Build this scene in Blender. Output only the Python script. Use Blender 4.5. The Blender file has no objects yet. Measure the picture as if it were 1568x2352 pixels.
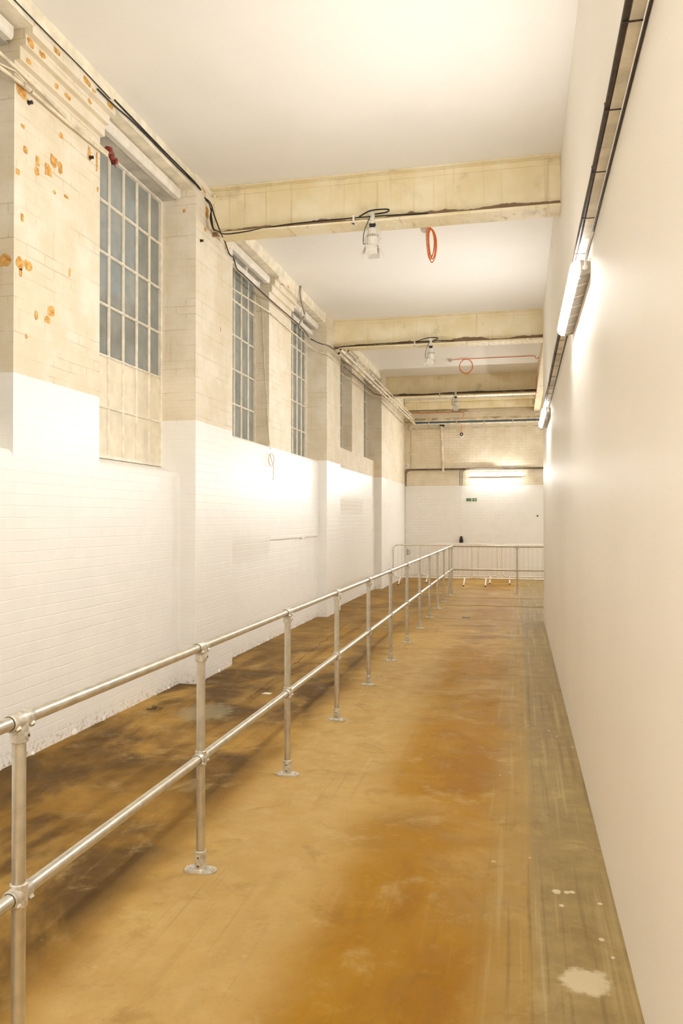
import bpy, math, random
from mathutils import Vector, Matrix
random.seed(7)
S = bpy.context.scene
COL = S.collection
PI = math.pi

# ------------------------------------------------------------------ camera
F = 1800.0
YAW = math.atan(406 / F)
PITCH = math.atan(17 / F)
CAMZ = 1.73
cd = bpy.data.cameras.new('camera')
cam = bpy.data.objects.new('camera', cd)
COL.objects.link(cam)
cam.location = (0, 0, CAMZ)
cam.rotation_euler = (PI / 2 + PITCH, 0, YAW)
cd.sensor_fit = 'VERTICAL'
cd.sensor_height = 36.0
cd.lens = 36.0 * F / 2352.0
cd.clip_start = 0.05
S.camera = cam


def at(u, v, axis, val):
    """point on the plane axis=val seen at photo pixel (u, v)"""
    x, y, z = (u - 784) / F, 1.0, (1176 - v) / F
    y, z = y * math.cos(PITCH) - z * math.sin(PITCH), y * math.sin(PITCH) + z * math.cos(PITCH)
    x, y = x * math.cos(YAW) - y * math.sin(YAW), x * math.sin(YAW) + y * math.cos(YAW)
    o = (0, 0, CAMZ)
    r = (x, y, z)
    t = (val - o[axis]) / r[axis]
    return Vector((o[0] + r[0] * t, o[1] + r[1] * t, o[2] + r[2] * t))


# ------------------------------------------------------------------ node helpers
class G:
    def __init__(s, name):
        s.m = bpy.data.materials.new(name)
        s.m.use_nodes = True
        s.t = s.m.node_tree
        s.t.nodes.clear()
        s.out = s.t.nodes.new('ShaderNodeOutputMaterial')
        s._pos = None

    def n(s, typ, ins=None, **kw):
        nd = s.t.nodes.new(typ)
        for k, v in kw.items():
            setattr(nd, k, v)
        for k, v in (ins or {}).items():
            s.put(nd.inputs[k], v)
        return nd

    def put(s, sock, v):
        if isinstance(v, bpy.types.NodeSocket):
            s.t.links.new(v, sock)
        elif v is not None:
            if sock.type == 'RGBA' and len(v) == 3:
                v = (*v, 1)
            sock.default_value = v

    def math(s, op, a, b=0.0, c=0.0, clamp=False):
        nd = s.n('ShaderNodeMath', operation=op, use_clamp=clamp)
        for i, v in enumerate((a, b, c)):
            s.put(nd.inputs[i], v)
        return nd.outputs[0]

    def mul(s, a, b): return s.math('MULTIPLY', a, b)
    def add(s, a, b): return s.math('ADD', a, b)
    def sub(s, a, b): return s.math('SUBTRACT', a, b)

    def step(s, v, lo, hi, a=0.0, b=1.0):
        nd = s.n('ShaderNodeMapRange', interpolation_type='SMOOTHSTEP', clamp=True)
        for i, x in enumerate((v, lo, hi, a, b)):
            s.put(nd.inputs[i], x)
        return nd.outputs[0]

    def mix(s, f, a, b, blend='MIX'):
        nd = s.n('ShaderNodeMix', data_type='RGBA', blend_type=blend)
        s.put(nd.inputs[0], f)
        s.put(nd.inputs[6], a)
        s.put(nd.inputs[7], b)
        return nd.outputs[2]

    def noise(s, vec, scale=1.0, detail=4.0, rough=0.55, dist=0.0):
        return s.n('ShaderNodeTexNoise', {'Vector': vec, 'Scale': scale, 'Detail': detail,
                                          'Roughness': rough, 'Distortion': dist}).outputs[0]

    def pos(s):
        if s._pos is None:
            g = s.n('ShaderNodeNewGeometry')
            sp = s.n('ShaderNodeSeparateXYZ', {0: g.outputs['Position']})
            sn = s.n('ShaderNodeSeparateXYZ', {0: g.outputs['True Normal']})
            s._pos = (g.outputs['Position'], sp.outputs[0], sp.outputs[1], sp.outputs[2], sn.outputs[0], sn.outputs[1], sn.outputs[2])
        return s._pos

    def comb(s, x, y, z=0.0):
        return s.n('ShaderNodeCombineXYZ', {0: x, 1: y, 2: z}).outputs[0]

    def bsdf(s, color, rough=0.5, metal=0.0, spec=0.5, bump=None, bstr=0.3, bdist=0.01, emis=None, estr=0.0):
        b = s.n('ShaderNodeBsdfPrincipled', {'Base Color': color, 'Roughness': rough, 'Metallic': metal,
                                             'Specular IOR Level': spec})
        if emis is not None:
            s.put(b.inputs['Emission Color'], emis)
            s.put(b.inputs['Emission Strength'], estr)
        if bump is not None:
            bn = s.n('ShaderNodeBump', {'Height': bump, 'Strength': bstr, 'Distance': bdist})
            s.t.links.new(bn.outputs[0], b.inputs['Normal'])
        return b.outputs[0]

    def done(s, sh):
        s.t.links.new(sh, s.out.inputs[0])
        return s.m


M = {}


def simple(name, col, rough=0.5, metal=0.0, var=0.12, scale=14.0, spec=0.5, bump=0.0):
    g = G(name)
    p = g.pos()[0]
    nz = g.noise(p, scale, 5)
    dark = tuple(c * (1 - var * 1.6) for c in col)
    lite = tuple(min(1, c * (1 + var)) for c in col)
    c = g.mix(g.step(nz, .3, .7), dark, lite)
    M[name] = g.done(g.bsdf(c, rough, metal, spec, nz if bump else None, bump, .005))


# ------------------------------------------------------------------ materials
PAINT_Z = 2.775
WHITE = (.93, .915, .885)
UPPER = (.86, .79, .66)


def brick_wall(name, flakes=1.0, paint_z=PAINT_Z, dirt=1.0, soft=1.0):
    g = G(name)
    P, x, y, z, nx, ny, nz = g.pos()
    isx = g.math('GREATER_THAN', g.math('ABSOLUTE', nx), .5)
    u = g.add(g.mul(isx, y), g.mul(g.sub(1.0, isx), x))
    wob = g.noise(P, 3.2, 2)
    vec = g.comb(g.add(u, g.mul(wob, .02)), g.add(z, g.mul(g.sub(wob, .5), .016)))
    br = g.n('ShaderNodeTexBrick', {'Vector': vec, 'Color1': (0, 0, 0, 1), 'Color2': (1, 1, 1, 1), 'Mortar': (.5, .5, .5, 1),
                                    'Scale': 1.0, 'Mortar Size': .0055, 'Mortar Smooth': .6, 'Brick Width': .235,
                                    'Row Height': .083}, offset=.5)
    rnd = g.n('ShaderNodeSeparateColor', {0: br.outputs[0]}).outputs[0]
    mort = br.outputs[1]
    big = g.noise(P, .8, 2)
    mid = g.noise(P, 4.0, 5)
    fine = g.noise(P, 38.0, 2)
    up = g.step(g.add(z, g.mul(g.sub(fine, .5), .012)), paint_z - .004, paint_z + .004)
    # old cream paint above, fresh white below
    old = g.mix(g.step(g.add(g.mul(mid, .6), g.mul(big, .5)), .38, .72), (.74, .65, .48), UPPER)
    old = g.mix(g.mul(g.mul(mort, g.step(g.noise(g.comb(g.mul(u, 1.6), g.mul(z, 9.0)), 1.0, 3), .48, .66)), .45 * dirt), old, (.42, .30, .16))
    old = g.mix(g.mul(g.step(g.noise(g.comb(g.mul(u, 9.0), g.mul(z, 1.0)), 1.0, 4), .6, .8), .35 * dirt), old, (.52, .40, .22))
    high = g.step(z, 4.55, 5.05)
    fl = g.step(g.add(g.mul(mid, .75), g.add(g.mul(rnd, .12), g.mul(high, .09))), .655, .665)
    fl = g.mul(fl, g.step(big, .48, .58))
    old = g.mix(g.mul(g.mul(fl, g.add(.12, g.mul(high, .6))), flakes), old, g.mix(fine, (.46, .21, .06), (.66, .40, .16)))
    white = g.mix(g.step(mid, .3, .7), tuple(c * .97 for c in WHITE), WHITE)
    white = g.mix(g.mul(g.step(z, .16, .0), g.step(fine, .5, .75)), white, (.45, .32, .16))
    col = g.mix(up, white, old)
    ju = g.mul(mort, g.step(big, .25, .7, .25, 1.0))
    h = g.sub(g.add(g.mul(fine, .12), g.mul(mid, .5)), g.mul(ju, .55))
    rough = g.add(.36, g.mul(up, .3))
    M[name] = g.done(g.bsdf(col, rough, 0, .5, h, .32 * soft, .014))


brick_wall('painted_brick')
brick_wall('painted_brick_end', .25, 2.725, .8, 2.2)

g = G('raw_brick')
P = g.pos()[0]
M['raw_brick'] = g.done(g.bsdf(g.mix(g.step(g.noise(P, 30, 5), .35, .65), (.52, .25, .05), (.80, .48, .15)), .85))


def plain_wall(name, col, rough):
    g = G(name)
    P, x, y, z = g.pos()[:4]
    c = g.mix(g.step(g.noise(P, .7, 4), .3, .7), tuple(a * .965 for a in col), col)
    M[name] = g.done(g.bsdf(c, rough, 0, .4, g.noise(P, 60, 3), .04, .004))


plain_wall('partition_paint', (.92, .88, .81), .5)
plain_wall('ceiling_paint', (.93, .91, .87), .7)
plain_wall('plain_paint', (.92, .88, .81), .6)
simple('old_cream', (.86, .79, .63), .55, 0, .1, 6)
simple('trim_white', (.84, .79, .70), .5, 0, .06, 8)
simple('grey_soffit', (.52, .49, .42), .7, 0, .14, 6)
simple('board', (.80, .72, .56), .6, 0, .07, 5)
simple('putty_bar', (.86, .79, .66), .5, 0, .08, 12)
simple('galv', (.64, .61, .52), .34, .8, .07, 18)
simple('galv_cast', (.66, .63, .55), .42, .6, .16, 40, bump=.1)
simple('tray_metal', (.84, .79, .67), .55, .0, .16, 5)
simple('black', (.018, .014, .012), .55, 0, .3, 20)
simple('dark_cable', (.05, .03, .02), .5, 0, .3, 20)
simple('dark_conduit', (.16, .12, .08), .5, .2, .3, 9)
simple('white_plastic', (.80, .76, .68), .45, 0, .05, 20)
simple('spot_white', (.74, .71, .64), .4, 0, .06, 20)
simple('cream_pipe', (.78, .69, .52), .45, 0, .16, 7)
simple('pipe_dirty', (.66, .56, .38), .5, 0, .3, 5)
simple('orange_cable', (.85, .22, .03), .5, 0, .12, 15)
simple('red_tape', (.24, .035, .018), .5, 0, .3, 40)
simple('blue_cable', (.05, .12, .22), .5, 0, .2, 12)
simple('barrier_paint', (.84, .79, .70), .4, 0, .05, 18)
simple('led_body', (.42, .38, .31), .5, 0, .12, 9)
simple('flex_grey', (.32, .29, .23), .55, 0, .2, 20)
simple('screw', (.03, .02, .012), .6, 0, .2, 30)
simple('sign_green', (.01, .13, .035), .4, 0, .05, 20)
simple('sign_white', (.78, .80, .70), .4, 0, .03, 20)
simple('outside_render', (.62, .61, .56), .8, 0, .2, 1.2)
simple('outside_dark', (.16, .15, .13), .8, 0, .25, 2)
simple('paper', (.85, .82, .74), .7, 0, .05, 20)

g = G('led_diffuser')
# the lens throws most of its light straight out and less to the sides
tn = g.n('ShaderNodeTexCoord').outputs['Normal']
fwd = g.math('MAXIMUM', g.mul(g.n('ShaderNodeSeparateXYZ', {0: tn}).outputs[1], -1.0), 0.0)
M['led_diffuser'] = g.done(g.bsdf((.8, .8, .8), .4, emis=(.985, .98, .955), estr=g.add(7.0, g.mul(fwd, 54.0))))

# riveted steel beam: old yellowish cream paint with drips and rust along the bottom
g = G('beam_paint')
P, x, y, z, nx, ny, nz = g.pos()
drip = g.noise(g.comb(g.mul(x, 16.0), g.mul(y, 2.0), g.mul(z, .55)), 1.0, 5, .6)
blot = g.noise(P, 2.2, 5)
c = g.mix(g.step(blot, .32, .68), (.80, .69, .43), (.90, .82, .61))
c = g.mix(g.mul(g.step(drip, .56, .76), .55), c, (.50, .36, .13))
c = g.mix(g.mul(g.step(g.noise(P, 3.1, 4), .58, .74), .4), c, (.40, .34, .22))
rn = g.noise(P, 7, 5, .7)
long_n = g.noise(g.comb(x, y, 0.0), 1.3, 4, .6)
top_z = g.add(4.925, g.mul(g.sub(g.add(g.mul(long_n, 1.4), g.mul(rn, .35)), .78), .17))
rmask = g.mul(g.step(z, top_z, g.sub(top_z, .008)), g.step(z, 4.866, 4.872))
rmask = g.math('MAXIMUM', rmask, g.mul(g.mul(g.step(z, 4.873, 4.866), g.step(rn, .60, .66)), g.step(long_n, .5, .6)))
c = g.mix(g.mul(rmask, .85), c, g.mix(g.noise(P, 12, 4), (.07, .035, .018), (.30, .15, .05)))
M['beam_paint'] = g.done(g.bsdf(c, .5, 0, .5, g.add(blot, g.mul(drip, .3)), .12, .01))

# window glass: dusty panes
g = G('dusty_glass')
P, x, y, z = g.pos()[:4]
d = g.noise(P, 2.0, 5)
smear = g.noise(g.comb(g.mul(x, 1.0), g.mul(y, 1.0), g.mul(z, 1.0)), 7.0, 4)
pan = g.bsdf(g.mix(g.step(d, .3, .7), (.36, .34, .29), (.46, .45, .40)), .10, 0, .5)
tr = g.n('ShaderNodeBsdfTransparent', {0: (.72, .78, .80, 1)}).outputs[0]
mx = g.n('ShaderNodeMixShader', {0: g.step(g.add(g.mul(d, .6), g.mul(smear, .4)), .2, .9, .45, .8)})
g.t.links.new(tr, mx.inputs[1])
g.t.links.new(pan, mx.inputs[2])
M['dusty_glass'] = g.done(mx.outputs[0])

# ------------------------------------------------------------------ floor material
g = G('concrete_floor')
P, x, y, z = g.pos()[:4]
w = g.noise(P, 1.3, 4)
xw = g.add(x, g.mul(g.sub(w, .5), .22))
n1 = g.noise(P, .85, 8, .62, .8)
n2 = g.noise(g.comb(g.add(x, 11.0), g.mul(y, .7)), .8, 7, .6, .7)
n3 = g.noise(g.comb(g.add(x, 5.0), g.mul(y, .55), 3.0), 1.0, 7, .6, .5)
fine = g.noise(P, 34, 5, .7)
mid = g.noise(P, 6.5, 6, .65)
brush = g.noise(g.comb(g.mul(x, 26.0), g.mul(y, .45)), 1.0, 3, .55)
cross = g.noise(g.comb(g.mul(x, .8), g.mul(y, 3.6)), 1.0, 6, .6, .5)
c = g.mix(g.step(n1, .34, .66), (.36, .185, .030), (.56, .335, .085))
c = g.mix(g.mul(g.step(mid, .45, .75), .35), c, (.60, .39, .13))
# cross-wise trowel patches towards the far end
c = g.mix(g.mul(g.step(cross, .52, .66), g.step(y, 6.0, 10.0, .2, .8)), c, (.28, .14, .022))
c = g.mix(g.mul(g.step(cross, .46, .30), g.step(y, 6.0, 10.0, .15, .6)), c, (.62, .42, .15))
# rusty ochre patches up the middle of the walkway
mm = g.mul(g.step(xw, -1.05, -.70), g.step(xw, .10, -.10))
c = g.mix(g.mul(g.mul(mm, g.step(n2, .40, .58)), .9), c, (.44, .215, .008))
c = g.mix(g.mul(g.mul(mm, g.step(n2, .57, .66)), .75), c, (.36, .155, .006))
c = g.mix(g.mul(g.mul(mm, g.step(mid, .55, .72)), .35), c, (.60, .36, .09))
# dark damp patches left of the rail
lm = g.step(xw, -1.66, -1.95)
c = g.mix(g.mul(g.mul(lm, g.step(n3, .37, .55)), g.step(y, 12.0, 7.0, .4, .96)), c, (.11, .055, .012))
c = g.mix(g.mul(g.mul(lm, g.step(n2, .53, .66)), .5), c, (.44, .23, .03))
# pale worn strip under the rail
pm = g.mul(g.step(xw, -1.80, -1.55), g.step(xw, -.70, -1.10))
pm = g.mul(pm, g.step(y, 12.5, 9.0, .35, 1.0))
c = g.mix(g.mul(pm, g.step(mid, .25, .7, .92, .6)), c, (.64, .43, .17))
# grey cement strip beside the partition
gm = g.step(g.add(x, g.mul(g.sub(mid, .5), .10)), .03, .09)
gs = g.step(xw, -.25, -.05)
c = g.mix(g.mul(gs, .55), c, (.46, .32, .12))
c = g.mix(g.mul(gm, .62), c, g.mix(g.step(mid, .3, .7), (.26, .19, .085), (.42, .325, .165)))
c = g.mix(g.mul(g.mul(gs, g.step(brush, .55, .68)), .35), c, (.62, .48, .25))
c = g.mix(g.mul(g.mul(gs, g.step(brush, .43, .33)), .35), c, (.20, .13, .05))
# brush lines along the run
bm2 = g.step(g.noise(P, 1.1, 3), .42, .62)
c = g.mix(g.mul(g.mul(bm2, g.step(brush, .58, .76)), .14), c, (.72, .52, .24))
c = g.mix(g.mul(g.mul(bm2, g.step(brush, .42, .28)), .22), c, (.20, .11, .03))
c = g.mix(g.mul(g.step(fine, .5, .8), .22), c, (.18, .09, .02))
c = g.mix(g.mul(g.step(g.noise(P, 3.4, 8, .7, .6), .52, .68), .32), c, (.25, .13, .02))
c = g.mix(g.mul(g.step(g.noise(P, 2.7, 8, .7, .4), .54, .70), .30), c, (.74, .56, .27))
# white specks and spilled plaster near the partition
vo = g.n('ShaderNodeTexVoronoi', {'Vector': P, 'Scale': 7.0, 'Randomness': 1.0})
sp = g.mul(g.step(vo.outputs['Distance'], .10, .07), g.step(g.noise(P, 2.3, 2), .52, .56))
c = g.mix(g.mul(sp, g.step(x, -.35, .15, .12, .9)), c, (.82, .68, .47))


def blob(cx, cy, rx, ry, edge=.35):
    dx = g.mul(g.sub(x, cx), 1 / rx)
    dy = g.mul(g.sub(y, cy), 1 / ry)
    dd = g.math('SQRT', g.add(g.mul(dx, dx), g.mul(dy, dy)))
    return g.step(g.add(dd, g.mul(g.sub(g.noise(P, 16, 4, .6), .5), 1.3)), 1.0 + edge * .3, 1.0 - edge)


c = g.mix(g.mul(blob(.24, 3.08, .10, .10), .85), c, (.80, .67, .46))
for (bx, by, br) in ((.17, 3.79, .022), (.215, 3.79, .014), (.24, 3.80, .014), (.185, 3.66, .012), (.33, 3.4, .012), (.36, 3.27, .010)):
    c = g.mix(g.mul(blob(bx, by, br, br * 1.2), .85), c, (.84, .72, .52))
c = g.mix(g.mul(blob(-2.75, 6.62, .28, .34), .5), c, (.42, .37, .24))
c = g.mix(1.0, c, (.84, .85, .82), 'MULTIPLY')
ck = g.math('ABSOLUTE', g.sub(g.add(x, g.mul(g.sub(g.noise(P, 4.0, 5, .7), .5), .16)), g.sub(-2.55, g.mul(g.sub(y, 7.4), .042))))
c = g.mix(g.mul(g.mul(g.step(ck, .010, .004), g.step(y, 6.9, 7.4)), g.mul(g.step(y, 13.5, 12.5), .7)), c, (.07, .035, .01))
M['concrete_floor'] = g.done(g.bsdf(c, g.step(mid, .3, .7, .55, .72), 0, .18, g.add(g.mul(fine, .3), mid), .10, .006))


# ------------------------------------------------------------------ mesh builder
class MB:
    def __init__(s):
        s.v, s.f, s.mi, s.sm = [], [], [], []
        s.cur = 0

    def face(s, idx, smooth=False):
        s.f.append(tuple(idx)); s.mi.append(s.cur); s.sm.append(smooth)

    def box(s, a, b):
        x0, y0, z0 = (min(p, q) for p, q in zip(a, b))
        x1, y1, z1 = (max(p, q) for p, q in zip(a, b))
        n = len(s.v)
        s.v += [(x0, y0, z0), (x1, y0, z0), (x1, y1, z0), (x0, y1, z0), (x0, y0, z1), (x1, y0, z1), (x1, y1, z1), (x0, y1, z1)]
        for q in ((0, 3, 2, 1), (4, 5, 6, 7), (0, 1, 5, 4), (1, 2, 6, 5), (2, 3, 7, 6), (3, 0, 4, 7)):
            s.face([n + i for i in q])
        return s

    def bbox(s, a, b, bv=.004):
        """box with its edges along the longest axis chamfered"""
        lo = [min(p, q) for p, q in zip(a, b)]
        hi = [max(p, q) for p, q in zip(a, b)]
        ax = max(range(3), key=lambda i: hi[i] - lo[i])
        i, j = [k for k in range(3) if k != ax]
        bv = min(bv, (hi[i] - lo[i]) * .45, (hi[j] - lo[j]) * .45)
        prof = [(lo[i] + bv, lo[j]), (hi[i] - bv, lo[j]), (hi[i], lo[j] + bv), (hi[i], hi[j] - bv),
                (hi[i] - bv, hi[j]), (lo[i] + bv, hi[j]), (lo[i], hi[j] - bv), (lo[i], lo[j] + bv)]
        s.prism(prof, i, j, ax, lo[ax], hi[ax])
        return s

    def prism(s, prof, i, j, ax, lo, hi, smooth=False):
        """profile of (i, j) coordinates swept along axis ax from lo to hi"""
        n = len(s.v)
        m = len(prof)
        for t in (lo, hi):
            for p in prof:
                q = [0, 0, 0]
                q[i], q[j], q[ax] = p[0], p[1], t
                s.v.append(tuple(q))
        for k in range(m):
            s.face([n + k, n + (k + 1) % m, n + m + (k + 1) % m, n + m + k], smooth)
        s.face([n + k for k in range(m)][::-1])
        s.face([n + m + k for k in range(m)])
        return s

    def tube(s, pts, r, seg=10, caps=True, closed=False):
        pts = [Vector(p) for p in pts]
        if not closed:
            q = [pts[0]]
            for p in pts[1:]:
                if (p - q[-1]).length > 1e-6:
                    q.append(p)
            pts = q
        N = len(pts)
        rr = r if isinstance(r, (list, tuple)) else [r] * N
        tang = []
        for k in range(N):
            a = pts[(k - 1) % N] if (closed or k > 0) else pts[k]
            b = pts[(k + 1) % N] if (closed or k < N - 1) else pts[k]
            tang.append((b - a).normalized())
        up = Vector((0, 0, 1)) if abs(tang[0].z) < .9 else Vector((1, 0, 0))
        nrm = (up - tang[0] * up.dot(tang[0])).normalized()
        n0 = len(s.v)
        for k in range(N):
            t = tang[k]
            nrm = (nrm - t * nrm.dot(t))
            nrm = nrm.normalized() if nrm.length > 1e-6 else t.orthogonal().normalized()
            bi = t.cross(nrm)
            for q in range(seg):
                a = 2 * PI * q / seg
                s.v.append(tuple(pts[k] + (nrm * math.cos(a) + bi * math.sin(a)) * rr[k]))
        for k in range(N if closed else N - 1):
            for q in range(seg):
                a, b = n0 + k * seg, n0 + ((k + 1) % N) * seg
                s.face([a + q, a + (q + 1) % seg, b + (q + 1) % seg, b + q], True)
        if caps and not closed:
            for k, rev in ((0, True), (N - 1, False)):
                m = len(s.v)
                s.v += [s.v[n0 + k * seg + q] for q in range(seg)]
                idx = [m + q for q in range(seg)]
                s.face(idx[::-1] if rev else idx)
        return s

    def cyl(s, a, b, r, seg=16, r2=None):
        return s.tube([a, b], [r, r if r2 is None else r2], seg)

    def lathe(s, prof, c=(0, 0, 0), axis=2, sign=1, seg=20):
        """profile of (radius, height) about an axis"""
        n = len(s.v)
        for (r, h) in prof:
            for q in range(seg):
                a = 2 * PI * q / seg
                p = [0, 0, 0]
                i, j = [(1, 2), (0, 2), (0, 1)][axis]
                p[i], p[j], p[axis] = r * math.cos(a), r * math.sin(a), h * sign
                s.v.append(tuple(p[k] + c[k] for k in range(3)))
        for k in range(len(prof) - 1):
            for q in range(seg):
                s.face([n + k * seg + q, n + k * seg + (q + 1) % seg, n + (k + 1) * seg + (q + 1) % seg, n + (k + 1) * seg + q], False)
        s.face([n + q for q in range(seg)][::-1])
        s.face([n + (len(prof) - 1) * seg + q for q in range(seg)])
        return s

    def dome(s, c, r, d, h=None):
        """rivet head at c pointing along unit vector d"""
        d = Vector(d)
        e = d.orthogonal().normalized()
        f = d.cross(e)
        h = h or r * .6
        n = len(s.v)
        ring = 8
        for (rr, hh) in ((1, 0), (.75, .6), (.3, .95)):
            for q in range(ring):
                a = 2 * PI * q / ring
                s.v.append(tuple(Vector(c) + (e * math.cos(a) + f * math.sin(a)) * r * rr + d * h * hh))
        for k in range(2):
            for q in range(ring):
                s.face([n + k * ring + q, n + k * ring + (q + 1) % ring, n + (k + 1) * ring + (q + 1) % ring, n + (k + 1) * ring + q], True)
        s.face([n + 2 * ring + q for q in range(ring)], True)
        return s

    def poly(s, pts):
        n = len(s.v)
        s.v += [tuple(p) for p in pts]
        s.face([n + k for k in range(len(pts))])
        return s

    def mat(s, i):
        s.cur = i
        return s

    def mesh(s, name, mats):
        me = bpy.data.meshes.new(name)
        me.from_pydata(s.v, [], s.f)
        for m in (mats if isinstance(mats, (list, tuple)) else [mats]):
            me.materials.append(M[m])
        me.polygons.foreach_set('material_index', s.mi)
        me.polygons.foreach_set('use_smooth', s.sm)
        import bmesh
        b = bmesh.new()
        b.from_mesh(me)
        bmesh.ops.recalc_face_normals(b, faces=b.faces)
        b.to_mesh(me)
        b.free()
        me.update()
        return me


def obj(name, mb, mats, parent=None, loc=None):
    me = mb.mesh(name, mats) if isinstance(mb, MB) else mb
    o = bpy.data.objects.new(name, me)
    COL.objects.link(o)
    if parent is not None:
        o.parent = parent
    if loc is not None:
        o.location = loc
    return o


def empty(name, loc=(0, 0, 0), rz=0.0):
    o = bpy.data.objects.new(name, None)
    COL.objects.link(o)
    o.empty_display_size = .1
    o.location = loc
    o.rotation_euler = (0, 0, rz)
    return o


def tag(o, label, cat, group=None):
    o['label'] = label
    o['category'] = cat
    if group:
        o['group'] = group
    return o


def struct(o):
    o['kind'] = 'structure'
    return o


def copy_tree(o, parent=None):
    c = o.copy()
    COL.objects.link(c)
    if parent is not None:
        c.parent = parent
    for ch in list(o.children):
        copy_tree(ch, c)
    return c


def curve(pts, per=8):
    """smooth polyline through points (Catmull-Rom)"""
    pts = [Vector(p) for p in pts]
    if len(pts) < 3:
        return pts
    out = []
    ext = [pts[0] * 2 - pts[1]] + pts + [pts[-1] * 2 - pts[-2]]
    for k in range(1, len(ext) - 2):
        p0, p1, p2, p3 = ext[k - 1:k + 3]
        for q in range(per):
            t = q / per
            out.append(.5 * ((2 * p1) + (p2 - p0) * t + (2 * p0 - 5 * p1 + 4 * p2 - p3) * t * t + (3 * p1 - p0 - 3 * p2 + p3) * t ** 3))
    out.append(pts[-1])
    return out


# ------------------------------------------------------------------ room shell
CEIL = 5.38
YB, YE = -4.0, 23.3
XR = .42
XL = -3.49          # brick face
XP = -3.31          # pilaster face
XG = -3.72          # window glass
XFAR = 4.2

struct(obj('floor', MB().box((-4.0, YB - .2, -.15), (XFAR + .2, YE + .3, 0)), 'concrete_floor'))
struct(obj('ceiling', MB().box((-4.0, YB - .2, CEIL), (XFAR + .2, YE + .3, CEIL + .2)), 'ceiling_paint'))
struct(obj('wall_right', MB().box((XR, YB, 0), (XR + .14, 13.87, CEIL)), 'partition_paint'))
struct(obj('wall_rear', MB().box((-4.0, YB - .2, 0), (XR, YB, CEIL)), 'plain_paint'))
struct(obj('wall_side', MB().box((XFAR, 13.6, 0), (XFAR + .2, YE, CEIL)).box((XR + .14, 13.6, 0), (XFAR, 13.75, CEIL)), 'plain_paint'))
struct(obj('wall_end', MB().box((-4.0, YE, 0), (XFAR + .2, YE + .3, CEIL)), 'painted_brick_end'))

wl = MB()
BACK = -4.0
wl.box((BACK, YB, 0), (XL, 2.95, CEIL))
wins = [(2.95, 4.90, 2.29), (6.07, 7.70, 2.29), (8.79, 10.74, 2.81), (11.87, 13.50, 2.81), (14.58, 16.50, 3.22), (17.78, 19.20, 3.22)]
for (y0, y1, s) in wins:
    if s < 2.5:
        prof = [(BACK, 0), (XL, 0), (XL, s - .12), (XL - .012, s - .085), (XL - .035, s - .062), (XL - .08, s - .048), (XG, s), (BACK, s)]
    else:
        prof = [(BACK, 0), (XL, 0), (XL, s - .05), (XL - .015, s - .03), (XG, s), (BACK, s)]
    wl.prism(prof, 0, 2, 1, y0, y1)
    wl.box((BACK, y0, 5.125), (-3.56, y1, CEIL))
corb = [(XL, 0), (XL, 5.005), (-3.445, 5.005), (-3.445, 5.10), (-3.40, 5.10), (-3.40, 5.175), (-3.345, 5.175), (-3.345, 5.25), (-3.345, CEIL), (BACK, CEIL), (BACK, 0)]
for (y0, y1) in ((4.90, 6.07), (10.74, 11.87), (16.50, 17.78)):
    wl.prism(corb, 0, 2, 1, y0, y1)
for (y0, y1) in ((1.85, 2.95), (7.70, 8.79), (13.50, 14.58), (19.20, YE)):
    wl.box((BACK, y0, 0), (XP, y1, CEIL - .0))
# thicker brick apron and broken plaster ledge below the third and fourth openings
T_ = .032


def swell(y0, y1, zt, zm, zb):
    """plaster thickening that fades back into the wall between zm and zb"""
    wl.prism([(XL - .05, zt + .02), (XL, zt), (XL + T_, zt - .012), (XL + T_, zm), (XL - .05, zm)], 0, 2, 1, y0, y1)
    n, m = len(wl.v), 33
    for yy in (y0, y1):
        for k in range(m):
            t = k / (m - 1)
            wl.v.append((XL + T_ * (.5 + .5 * math.cos(PI * t)), yy, zm + (zb - zm) * t))
    for k in range(m - 1):
        wl.face([n + k, n + k + 1, n + m + k + 1, n + m + k], True)
    for o_ in (0, m):
        wl.v += [(XL - .05, (y0, y1)[o_ > 0], zm), (XL - .05, (y0, y1)[o_ > 0], zb)]
        wl.v += [wl.v[n + o_ + k] for k in range(m)]
        q = len(wl.v) - m
        wl.face([q - 2] + [q + k for k in range(m)] + [q - 1])


wl.prism([(XL - .05, 1.43), (XL + .03, 1.435), (XL + T_, 1.455), (XL + T_, 2.735), (XL, 2.75), (XL - .05, 2.75)], 0, 2, 1, 10.72, 13.46)
swell(8.79, 10.72, 2.75, 1.55, 1.12)
swell(14.58, 17.60, 2.70, 2.22, 1.80)
# ragged lump on the ledge
for (yy, rr) in ((12.35, .028), (12.44, .018), (12.52, .022), (12.1, .016), (11.6, .014)):
    wl.dome((XL + .04, yy, 1.43), rr, (.8, 0, -.6), rr)
# uneven plaster skirting at the floor line
for k in range(46):
    yy = 2.0 + k * .46
    inp = any(a - .1 < yy < b for a, b in ((1.85, 2.95), (7.7, 8.79), (13.5, 14.58), (19.2, 23.3)))
    fx = XP if inp else XL
    wl.dome((fx, yy + random.uniform(-.1, .1), 0), random.uniform(.015, .05), (1, 0, 0), .012)
# flaked-off paint showing the brick: thin shell edges of paint at each flake
wl.mat(1)


def flake(c, w, h, nrm, seed):
    rnd = random.Random(seed)
    pts = []
    n = 11
    for k in range(n):
        a = 2 * PI * k / n
        q = 1.0 / max(abs(math.cos(a)), abs(math.sin(a))) ** .7 * rnd.uniform(.72, 1.1)
        du, dv = math.cos(a) * w * q * .5, math.sin(a) * h * q * .5
        pts.append((c[0] + nrm[0] * .002 + (du if abs(nrm[1]) > .5 else 0), c[1] + nrm[1] * .002 + (du if abs(nrm[0]) > .5 else 0), c[2] + dv))
    wl.poly(pts)


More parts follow.
